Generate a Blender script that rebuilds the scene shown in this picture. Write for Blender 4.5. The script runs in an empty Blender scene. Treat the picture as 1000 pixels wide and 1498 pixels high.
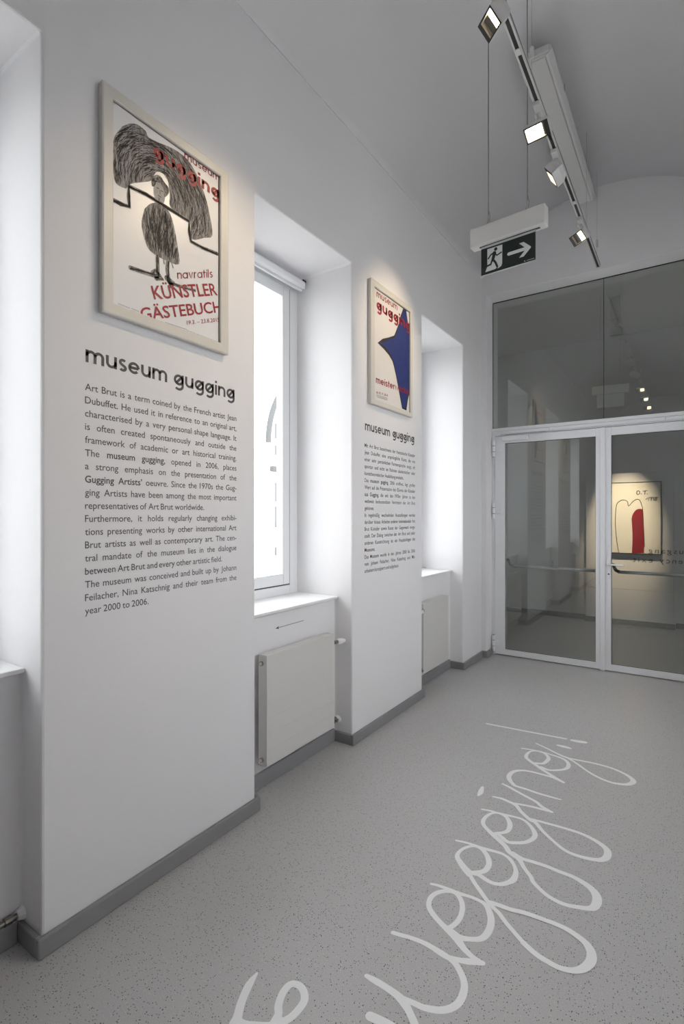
import bpy, bmesh, math, random
from mathutils import Vector, Matrix

# ---------------------------------------------------------------- camera, sky, exposure
sc = bpy.context.scene
COL = sc.collection
cam_data = bpy.data.cameras.new('camera')
cam_data.sensor_fit = 'VERTICAL'
cam_data.sensor_height = 36.0
cam_data.lens = 756.6 * 36.0 / 1498.0
cam_data.shift_y = (753.6 - 749.0) / 1498.0
cam_data.clip_start = 0.02
camera = bpy.data.objects.new('camera', cam_data)
COL.objects.link(camera)
camera.location = (1.831, 0.0, 1.5)
camera.rotation_euler = (math.pi / 2, 0.0, 0.5924)
sc.camera = camera

world = bpy.data.worlds.new('overcast sky')
sc.world = world
world.use_nodes = True
wn = world.node_tree.nodes
wn['Background'].inputs['Color'].default_value = (0.985, 0.975, 1.0, 1)
wn['Background'].inputs['Strength'].default_value = 3.8

sc.view_settings.view_transform = 'Standard'
sc.view_settings.look = 'None'
sc.view_settings.gamma = 1.0
sc.view_settings.exposure = 0.80
sc.view_settings.use_curve_mapping = False

WINS = [(-0.045, 0.89), (1.931, 2.84), (3.9, 4.826)]
sc.cycles.max_bounces = 14
sc.cycles.diffuse_bounces = 8
sc.cycles.transparent_max_bounces = 24
sc.cycles.sample_clamp_indirect = 10
sc.cycles.use_denoising = True

# ---------------------------------------------------------------- materials
def mat(name, col, rough=0.6, metal=0.0, spec=0.5, bump=0.0, bscale=60.0, vary=0.0, emit=None, es=0.0):
    m = bpy.data.materials.new(name); m.use_nodes = True
    nt = m.node_tree; b = nt.nodes['Principled BSDF']
    b.inputs['Base Color'].default_value = (*col, 1)
    b.inputs['Roughness'].default_value = rough
    b.inputs['Metallic'].default_value = metal
    b.inputs['Specular IOR Level'].default_value = spec
    tc = nt.nodes.new('ShaderNodeTexCoord')
    n = nt.nodes.new('ShaderNodeTexNoise'); n.inputs['Scale'].default_value = bscale
    n.inputs['Detail'].default_value = 4
    nt.links.new(tc.outputs['Object'], n.inputs['Vector'])
    if bump:
        bp = nt.nodes.new('ShaderNodeBump'); bp.inputs['Strength'].default_value = bump
        bp.inputs['Distance'].default_value = 0.002
        nt.links.new(n.outputs['Fac'], bp.inputs['Height'])
        nt.links.new(bp.outputs['Normal'], b.inputs['Normal'])
    r = nt.nodes.new('ShaderNodeMixRGB')
    r.inputs[1].default_value = (*[c * (1 - vary) for c in col], 1)
    r.inputs[2].default_value = (*[min(1, c * (1 + vary)) for c in col], 1)
    nt.links.new(n.outputs['Fac'], r.inputs[0])
    nt.links.new(r.outputs[0], b.inputs['Base Color'])
    if emit:
        b.inputs['Emission Color'].default_value = (*emit, 1)
        b.inputs['Emission Strength'].default_value = es
    return m

def glass_mat(name, tint, ior=1.5):
    m = bpy.data.materials.new(name); m.use_nodes = True
    nt = m.node_tree; nt.nodes.clear()
    o = nt.nodes.new('ShaderNodeOutputMaterial'); mx = nt.nodes.new('ShaderNodeMixShader')
    t = nt.nodes.new('ShaderNodeBsdfTransparent'); g = nt.nodes.new('ShaderNodeBsdfGlossy')
    fr = nt.nodes.new('ShaderNodeFresnel')
    ge = nt.nodes.new('ShaderNodeNewGeometry'); mi = nt.nodes.new('ShaderNodeMix')   # same reflectance entering and leaving the sheet
    mi.inputs[2].default_value = ior; mi.inputs[3].default_value = 1.0 / ior
    nt.links.new(ge.outputs['Backfacing'], mi.inputs[0]); nt.links.new(mi.outputs[0], fr.inputs['IOR'])
    t.inputs['Color'].default_value = (*tint, 1); g.inputs['Roughness'].default_value = 0.0
    g.inputs['Color'].default_value = (0.97, 1.0, 0.985, 1)
    nt.links.new(fr.outputs[0], mx.inputs[0]); nt.links.new(t.outputs[0], mx.inputs[1])
    nt.links.new(g.outputs[0], mx.inputs[2]); nt.links.new(mx.outputs[0], o.inputs['Surface'])
    return m

def floor_mat():
    m = bpy.data.materials.new('speckled grey vinyl floor'); m.use_nodes = True
    nt = m.node_tree; b = nt.nodes['Principled BSDF']; L = nt.links.new
    tc = nt.nodes.new('ShaderNodeTexCoord')
    base = (0.30, 0.295, 0.295, 1)
    n = nt.nodes.new('ShaderNodeTexNoise'); n.inputs['Scale'].default_value = 240; n.inputs['Detail'].default_value = 3
    L(tc.outputs['Object'], n.inputs['Vector'])
    r0 = nt.nodes.new('ShaderNodeValToRGB')
    r0.color_ramp.elements[0].position = 0.3; r0.color_ramp.elements[0].color = (0.42, 0.413, 0.412, 1)
    r0.color_ramp.elements[1].position = 0.7; r0.color_ramp.elements[1].color = (0.53, 0.522, 0.52, 1)
    L(n.outputs['Fac'], r0.inputs[0])
    last = r0.outputs[0]
    for (scale, thr, dens, col) in ((150, 0.26, 0.30, (0.075, 0.073, 0.073, 1)), (85, 0.17, 0.28, (0.05, 0.05, 0.05, 1)), (120, 0.22, 0.16, (0.62, 0.61, 0.6, 1))):
        v = nt.nodes.new('ShaderNodeTexVoronoi'); v.inputs['Scale'].default_value = scale
        mp = nt.nodes.new('ShaderNodeMapping'); mp.inputs['Location'].default_value = (scale * .37, scale * .11, 0)
        L(tc.outputs['Object'], mp.inputs['Vector']); L(mp.outputs[0], v.inputs['Vector'])
        lt = nt.nodes.new('ShaderNodeMath'); lt.operation = 'LESS_THAN'; lt.inputs[1].default_value = thr
        L(v.outputs['Distance'], lt.inputs[0])
        sp = nt.nodes.new('ShaderNodeSeparateColor'); L(v.outputs['Color'], sp.inputs[0])
        l2 = nt.nodes.new('ShaderNodeMath'); l2.operation = 'LESS_THAN'; l2.inputs[1].default_value = dens
        L(sp.outputs[0], l2.inputs[0])
        mu = nt.nodes.new('ShaderNodeMath'); mu.operation = 'MULTIPLY'
        L(lt.outputs[0], mu.inputs[0]); L(l2.outputs[0], mu.inputs[1])
        mx = nt.nodes.new('ShaderNodeMixRGB'); mx.inputs[2].default_value = col
        L(mu.outputs[0], mx.inputs[0]); L(last, mx.inputs[1]); last = mx.outputs[0]
    L(last, b.inputs['Base Color'])
    b.inputs['Roughness'].default_value = 0.38
    b.inputs['Specular IOR Level'].default_value = 0.45
    bp = nt.nodes.new('ShaderNodeBump'); bp.inputs['Strength'].default_value = 0.08; bp.inputs['Distance'].default_value = 0.001
    L(n.outputs['Fac'], bp.inputs['Height']); L(bp.outputs[0], b.inputs['Normal'])
    return m

def charcoal_mat():
    m = bpy.data.materials.new('charcoal drawing'); m.use_nodes = True
    nt = m.node_tree; b = nt.nodes['Principled BSDF']; L = nt.links.new
    tc = nt.nodes.new('ShaderNodeTexCoord')
    mp = nt.nodes.new('ShaderNodeMapping'); mp.inputs['Scale'].default_value = (1, 3.2, 1.0)
    n = nt.nodes.new('ShaderNodeTexNoise'); n.inputs['Scale'].default_value = 26; n.inputs['Detail'].default_value = 8
    n.inputs['Roughness'].default_value = 0.75
    L(tc.outputs['Object'], mp.inputs[0]); L(mp.outputs[0], n.inputs['Vector'])
    r = nt.nodes.new('ShaderNodeValToRGB')
    r.color_ramp.elements[0].position = 0.38; r.color_ramp.elements[0].color = (0.075, 0.068, 0.065, 1)
    r.color_ramp.elements[1].position = 0.66; r.color_ramp.elements[1].color = (0.50, 0.47, 0.44, 1)
    L(n.outputs['Fac'], r.inputs[0]); L(r.outputs[0], b.inputs['Base Color'])
    b.inputs['Roughness'].default_value = 0.9
    return m

M = {
 'wall': mat('white wall paint', (0.80, 0.795, 0.808), 0.85, spec=0.2, bump=0.12, bscale=40, vary=0.012),
 'ceil': mat('white ceiling paint', (0.74, 0.74, 0.745), 0.9, spec=0.2, bump=0.1, bscale=25, vary=0.012),
 'floor': floor_mat(),
 'base': mat('grey vinyl skirting', (0.26, 0.262, 0.27), 0.5, vary=0.04, bscale=20),
 'white': mat('white lacquered frame', (0.80, 0.81, 0.83), 0.35, vary=0.01),
 'pvc': mat('white window profile', (0.80, 0.81, 0.82), 0.3, vary=0.01),
 'sill': mat('white window sill', (0.84, 0.84, 0.84), 0.35, vary=0.01),
 'gasket': mat('black rubber gasket', (0.02, 0.02, 0.02), 0.6),
 'gap': mat('dark joint', (0.05, 0.05, 0.055), 0.8),
 'rad': mat('cream white radiator enamel', (0.665, 0.655, 0.635), 0.35, vary=0.01),
 'metal': mat('brushed metal', (0.55, 0.55, 0.55), 0.3, metal=1.0, vary=0.05),
 'dmetal': mat('dull brass fitting', (0.30, 0.28, 0.25), 0.35, metal=0.9, vary=0.1),
 'bar': mat('grey metal push bar', (0.6, 0.63, 0.64), 0.35, metal=0.6, vary=0.03),
 'darkbar': mat('dark grey bar bracket', (0.10, 0.11, 0.115), 0.45, vary=0.05),
 'black': mat('black plastic', (0.012, 0.012, 0.012), 0.45),
 'track': mat('white track profile', (0.62, 0.62, 0.61), 0.4, vary=0.02),
 'slot': mat('dark track slot', (0.03, 0.032, 0.03), 0.5),
 'lampw': mat('white lamp housing', (0.62, 0.62, 0.61), 0.4, vary=0.02),
 'reflector': mat('lamp reflector', (0.10, 0.10, 0.095), 0.3),
 'glow': mat('warm lamp glow', (1.0, 0.9, 0.7), 0.5, emit=(1.0, 0.80, 0.52), es=6.0),
 'cable': mat('grey wire', (0.22, 0.22, 0.23), 0.5),
 'wire': mat('steel suspension cable', (0.30, 0.30, 0.31), 0.45, metal=0.3),
 'signgreen': mat('dark green black sign face', (0.008, 0.014, 0.014), 0.35),
 'signwhite': mat('white sign print', (0.62, 0.64, 0.64), 0.4),
 'frame': mat('off white picture frame', (0.66, 0.64, 0.59), 0.4, vary=0.03, bscale=12),
 'paper': mat('white poster paper', (0.78, 0.78, 0.79), 0.35, vary=0.01),
 'paper2': mat('warm white poster paper', (0.74, 0.72, 0.70), 0.35, vary=0.02),
 'red': mat('dark red print', (0.31, 0.014, 0.028), 0.5, vary=0.06, bscale=90),
 'blue': mat('blue crayon print', (0.016, 0.032, 0.17), 0.5, vary=0.35, bscale=30),
 'ink': mat('black print', (0.025, 0.022, 0.022), 0.6, vary=0.2, bscale=80),
 'greyink': mat('dark grey lettering', (0.085, 0.085, 0.09), 0.6),
 'paleink': mat('small grey print', (0.33, 0.33, 0.35), 0.6),
 'char': charcoal_mat(),
 'face': mat('pale pencil shading', (0.42, 0.40, 0.38), 0.8, vary=0.3, bscale=70),
 'canvas': mat('cream canvas', (0.80, 0.78, 0.72), 0.8, bump=0.2, bscale=300, vary=0.01),
 'cred': mat('crimson paint', (0.26, 0.008, 0.022), 0.6, vary=0.08, bscale=20),
 'vinyl': mat('white floor lettering vinyl', (0.84, 0.84, 0.84), 0.45, vary=0.01),
 'glass': glass_mat('clear window glass', (0.97, 0.985, 0.98)),
 'dglass': glass_mat('tinted door glass', (0.835, 0.855, 0.845), 1.9),
 'acrylic': mat('clear acrylic edge', (0.55, 0.57, 0.57), 0.2),
 'facade': mat('pale rendered facade', (0.85, 0.85, 0.84), 0.9, vary=0.01, bscale=3),
 'archgrey': mat('grey stucco arch moulding', (0.09, 0.093, 0.096), 0.9, vary=0.03),
 'bglass': mat('pale reflecting far window', (0.07, 0.075, 0.08), 0.2),
 'ground': mat('pale gravel ground', (0.45, 0.45, 0.43), 0.95, bump=0.3, bscale=8, vary=0.1),
}

# ---------------------------------------------------------------- helpers
def link(o, parent=None):
    COL.objects.link(o)
    if parent is not None: o.parent = parent
    return o

def obj(name, bm, m, parent=None, smooth=False, bevel=0.0, seg=2):
    bmesh.ops.recalc_face_normals(bm, faces=bm.faces)
    me = bpy.data.meshes.new(name); bm.to_mesh(me); bm.free()
    me.materials.append(M[m] if isinstance(m, str) else m)
    if smooth:
        for p in me.polygons: p.use_smooth = True
    o = bpy.data.objects.new(name, me); link(o, parent)
    if bevel:
        md = o.modifiers.new('bevel', 'BEVEL'); md.width = bevel; md.segments = seg
        md.limit_method = 'ANGLE'; md.angle_limit = math.radians(40); md.harden_normals = False
    return o

def flat(name, faces, m, parent=None):
    me = bpy.data.meshes.new(name)
    vs = []; fs = []
    for f in faces:
        k = len(vs); vs += [tuple(p) for p in f]; fs.append(list(range(k, k + len(f))))
    me.from_pydata(vs, [], fs); me.update()
    me.materials.append(M[m])
    return link(bpy.data.objects.new(name, me), parent)

def box(bm, a, b):
    x0, y0, z0 = [min(p, q) for p, q in zip(a, b)]; x1, y1, z1 = [max(p, q) for p, q in zip(a, b)]
    v = [bm.verts.new(p) for p in ((x0,y0,z0),(x1,y0,z0),(x1,y1,z0),(x0,y1,z0),(x0,y0,z1),(x1,y0,z1),(x1,y1,z1),(x0,y1,z1))]
    for f in ((0,3,2,1),(4,5,6,7),(0,1,5,4),(1,2,6,5),(2,3,7,6),(3,0,4,7)): bm.faces.new([v[i] for i in f])
    return v

def boxes(*bs):
    bm = bmesh.new()
    for a, b in bs: box(bm, a, b)
    return bm

def tube(bm, pts, r, n=10, cap=True):
    pts = [Vector(p) for p in pts]; rings = []
    rr = r if isinstance(r, (list, tuple)) else [r] * len(pts)
    up = None
    for i, p in enumerate(pts):
        t = (pts[min(i + 1, len(pts) - 1)] - pts[max(i - 1, 0)]).normalized()
        if up is None: up = t.orthogonal().normalized()
        up = (up - t * up.dot(t)).normalized(); w = t.cross(up)
        rings.append([bm.verts.new(p + (up * math.cos(2*math.pi*k/n) + w * math.sin(2*math.pi*k/n)) * rr[i]) for k in range(n)])
    for a, b in zip(rings, rings[1:]):
        for k in range(n): bm.faces.new((a[k], a[(k+1) % n], b[(k+1) % n], b[k]))
    if cap: bm.faces.new(rings[0][::-1]); bm.faces.new(rings[-1])

def tubes(*a):
    bm = bmesh.new()
    for pts, r in a: tube(bm, pts, r)
    return bm

def cells(xs, ys, zs, fill):
    """a solid made of the filled cells of a grid: only its outer faces, welded"""
    bm = bmesh.new(); V = {}
    def v(i, j, k):
        if (i, j, k) not in V: V[(i, j, k)] = bm.verts.new((xs[i], ys[j], zs[k]))
        return V[(i, j, k)]
    nx, ny, nz = len(xs) - 1, len(ys) - 1, len(zs) - 1
    F = lambda i, j, k: 0 <= i < nx and 0 <= j < ny and 0 <= k < nz and fill((xs[i]+xs[i+1])/2, (ys[j]+ys[j+1])/2, (zs[k]+zs[k+1])/2)
    for i in range(nx):
        for j in range(ny):
            for k in range(nz):
                if not F(i, j, k): continue
                if not F(i-1,j,k): bm.faces.new((v(i,j,k), v(i,j,k+1), v(i,j+1,k+1), v(i,j+1,k)))
                if not F(i+1,j,k): bm.faces.new((v(i+1,j,k), v(i+1,j+1,k), v(i+1,j+1,k+1), v(i+1,j,k+1)))
                if not F(i,j-1,k): bm.faces.new((v(i,j,k), v(i+1,j,k), v(i+1,j,k+1), v(i,j,k+1)))
                if not F(i,j+1,k): bm.faces.new((v(i,j+1,k), v(i,j+1,k+1), v(i+1,j+1,k+1), v(i+1,j+1,k)))
                if not F(i,j,k-1): bm.faces.new((v(i,j,k), v(i,j+1,k), v(i+1,j+1,k), v(i+1,j,k)))
                if not F(i,j,k+1): bm.faces.new((v(i,j,k+1), v(i+1,j,k+1), v(i+1,j+1,k+1), v(i,j+1,k+1)))
    return bm

def empty(name, loc=(0, 0, 0), rz=0.0):
    o = bpy.data.objects.new(name, None); link(o); o.location = loc; o.rotation_euler = (0, 0, rz)
    o.empty_display_size = 0.1
    return o

def tag(o, label, cat, group=None):
    o['label'] = label; o['category'] = cat
    if group: o['group'] = group
    return o

def struct(o):
    o['kind'] = 'structure'; return o

def copy_tree(o, parent=None):
    c = o.copy(); COL.objects.link(c); c.parent = parent
    for ch in [x for x in bpy.data.objects if x.parent == o]: copy_tree(ch, c)
    return c

# flat strokes and lettering in a plane: P(u, v, h) maps to space
def smooth_pts(pts, n=5):
    if len(pts) < 3: return [tuple(p) for p in pts]
    out = []
    for i in range(len(pts) - 1):
        p0 = pts[max(i-1, 0)]; p1 = pts[i]; p2 = pts[i+1]; p3 = pts[min(i+2, len(pts)-1)]
        for s in range(n):
            t = s / n
            out.append(tuple(0.5*((2*b) + (c-a)*t + (2*a-5*b+4*c-d)*t*t + (-a+3*b-3*c+d)*t**3) for a, b, c, d in zip(p0, p1, p2, p3)))
    out.append(tuple(pts[-1])); return out

def ribbon(pts, w, smooth=True, cap=True):
    """quads along a centre line with width w (number or list), list of 2-D polygons"""
    if not isinstance(w, (list, tuple)): w = [w]
    w = list(w) + [w[-1]] * (len(pts) - len(w)); w = w[:len(pts)]
    q = [(p[0], p[1], ww) for p, ww in zip(pts, w)]
    if smooth: q = smooth_pts(q)
    L_, R_ = [], []
    for i, (x, y, ww) in enumerate(q):
        a = q[max(i-1, 0)]; b = q[min(i+1, len(q)-1)]
        dx, dy = b[0]-a[0], b[1]-a[1]; l = math.hypot(dx, dy) or 1
        nx, ny = -dy/l*ww/2, dx/l*ww/2
        L_.append((x+nx, y+ny)); R_.append((x-nx, y-ny))
    polys = [[L_[i], R_[i], R_[i+1], L_[i+1]] for i in range(len(q)-1)]
    if cap:
        for e, o_ in ((0, 1), (-1, -2)):
            x, y, ww = q[e]; a0 = math.atan2(y-q[o_][1], x-q[o_][0])
            polys.append([(x+math.cos(a0+t)*ww/2, y+math.sin(a0+t)*ww/2) for t in [math.pi*(k/6-.5) for k in range(7)]])
    return polys

def up_faces(polys, P, h, flip=False):
    """polygons to space, wound so that they face the viewer's side of the plane"""
    out = []
    for p in polys:
        a = sum(p[i][0]*p[(i+1) % len(p)][1]-p[(i+1) % len(p)][0]*p[i][1] for i in range(len(p)))
        q = p if (a > 0) != flip else p[::-1]
        out.append([P(u, v, h) for u, v in q])
    return out

WP = lambda x0: (lambda u, v, h: (x0 + h, u, v))          # left wall: u = y, v = z, out = +x
FP = lambda u, v, h: (u, v, h)                            # floor

# the round geometric letters of the logo, drawn as strokes (x-height 1)
def arc(cx, cy, r, a0, a1, n=14, ry=None):
    ry = r if ry is None else ry
    return [(cx + r*math.cos(math.radians(a0+(a1-a0)*k/n)), cy + ry*math.sin(math.radians(a0+(a1-a0)*k/n))) for k in range(n+1)]
def glyph(ch, t):
    h = t/2; r = .5-h; top = 1-h
    bowl = arc(.5, .5, r, 0, 360, 26)
    if ch == 'm': return [[(h, 0), (h, 1)], [(h, .5)] + arc(h+.3, top-.3, .3, 180, 0, 10) + [(h+.6, 0)], arc(h+.9, top-.3, .3, 180, 0, 10) + [(h+1.2, 0)]], 1.2+t
    if ch == 'n': return [[(h, 0), (h, 1)], [(h, .5)] + arc(h+.33, top-.33, .33, 180, 0, 12) + [(h+.66, 0)]], .66+t
    if ch == 'u': return [[(h, 1), (h, h+.33)] + arc(h+.33, h+.33, .33, 180, 360, 12) + [(h+.66, 1)], [(h+.66, 0), (h+.66, .6)]], .66+t
    if ch == 'i': return [[(h, 0), (h, 1)], [(h, 1.18), (h, 1.18+t)]], t
    if ch == 'l': return [[(h, 0), (h, 1.42)]], t
    if ch == 't': return [[(h+.14, 0), (h+.14, 1.35)], [(0, 1-h), (.42+h, 1-h)]], .42+h
    if ch == 'r': return [[(h, 0), (h, 1)], [(h, .45)] + arc(h+.3, top-.3, .3, 180, 80, 8)], .42+h
    if ch == 'v': return [[(.08, 1), (.44, h*.6), (.80, 1)]], .88
    if ch == 'w': return [[(.06, 1), (.33, h*.6), (.60, .9), (.87, h*.6), (1.14, 1)]], 1.2
    if ch == 'k': return [[(h, 0), (h, 1.42)], [(.72, 1), (h+.04, .48)], [(.28, .62), (.76, 0)]], .78
    if ch == 'a': return [bowl, [(1-h, 0), (1-h, 1)]], 1.0
    if ch == 'e': return [arc(.5, .5, r, 330, 0+0, 1)[:0] + arc(.5, .5, r, 0, 318, 22), [(h, .5), (1-h, .5)]], 1.0
    if ch == 'g': return [bowl, [(1-h, 1), (1-h, .08)] + arc(.5, -.02, r, 0, -140, 12, .34), [(.24, .2), (.78, .8)]], 1.0
    if ch == 's': return [arc(.36, .73, .22, 35, 240, 10, .19)+arc(.36, .27, .23, 70, -150, 12, .19)], .68
    return [], .4
def logo(text, t=.19, gap=.16):
    polys = []; x = 0
    for c in text:
        s, w = glyph(c, t)
        for st in s: polys += ribbon([(px+x, py) for px, py in st], t, smooth=False, cap=False)
        x += (w + gap) if c != ' ' else .5
    return polys, x - gap
def place(polys, width, p0, p1, pu, height=1.0):
    """fit letters of the given width on the base line p0-p1, p0-pu being one x-height (or cap height) tall"""
    ex = ((p1[0]-p0[0])/width, (p1[1]-p0[1])/width); ey = ((pu[0]-p0[0])/height, (pu[1]-p0[1])/height)
    return [[(p0[0]+x*ex[0]+y*ey[0], p0[1]+x*ex[1]+y*ey[1]) for x, y in p] for p in polys]

# built-in font words as flat polygons
WORDS = {}
def load_words(ws):
    tmp = []
    for w, bold in ws:
        if (w, bold) in WORDS: continue
        c = bpy.data.curves.new('t', 'FONT'); c.body = w; c.size = 1.0; c.resolution_u = 3; c.offset = 0.014 if bold else 0.005
        o = bpy.data.objects.new('t', c); COL.objects.link(o); tmp.append((w, bold, o))
    bpy.context.view_layer.update()
    dg = bpy.context.evaluated_depsgraph_get()
    for w, bold, o in tmp:
        e = o.evaluated_get(dg); me = e.to_mesh()
        vs = [(v.co.x, v.co.y) for v in me.vertices]
        x0 = min(v[0] for v in vs)
        WORDS[(w, bold)] = ([[(vs[i][0]-x0, vs[i][1]) for i in p.vertices] for p in me.polygons], max(v[0] for v in vs)-x0)
        e.to_mesh_clear()
    for w, bold, o in tmp:
        c = o.data; bpy.data.objects.remove(o); bpy.data.curves.remove(c)
load_words([('H', False)])
CAP = max(v for p in WORDS[('H', False)][0] for u, v in p)

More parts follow.
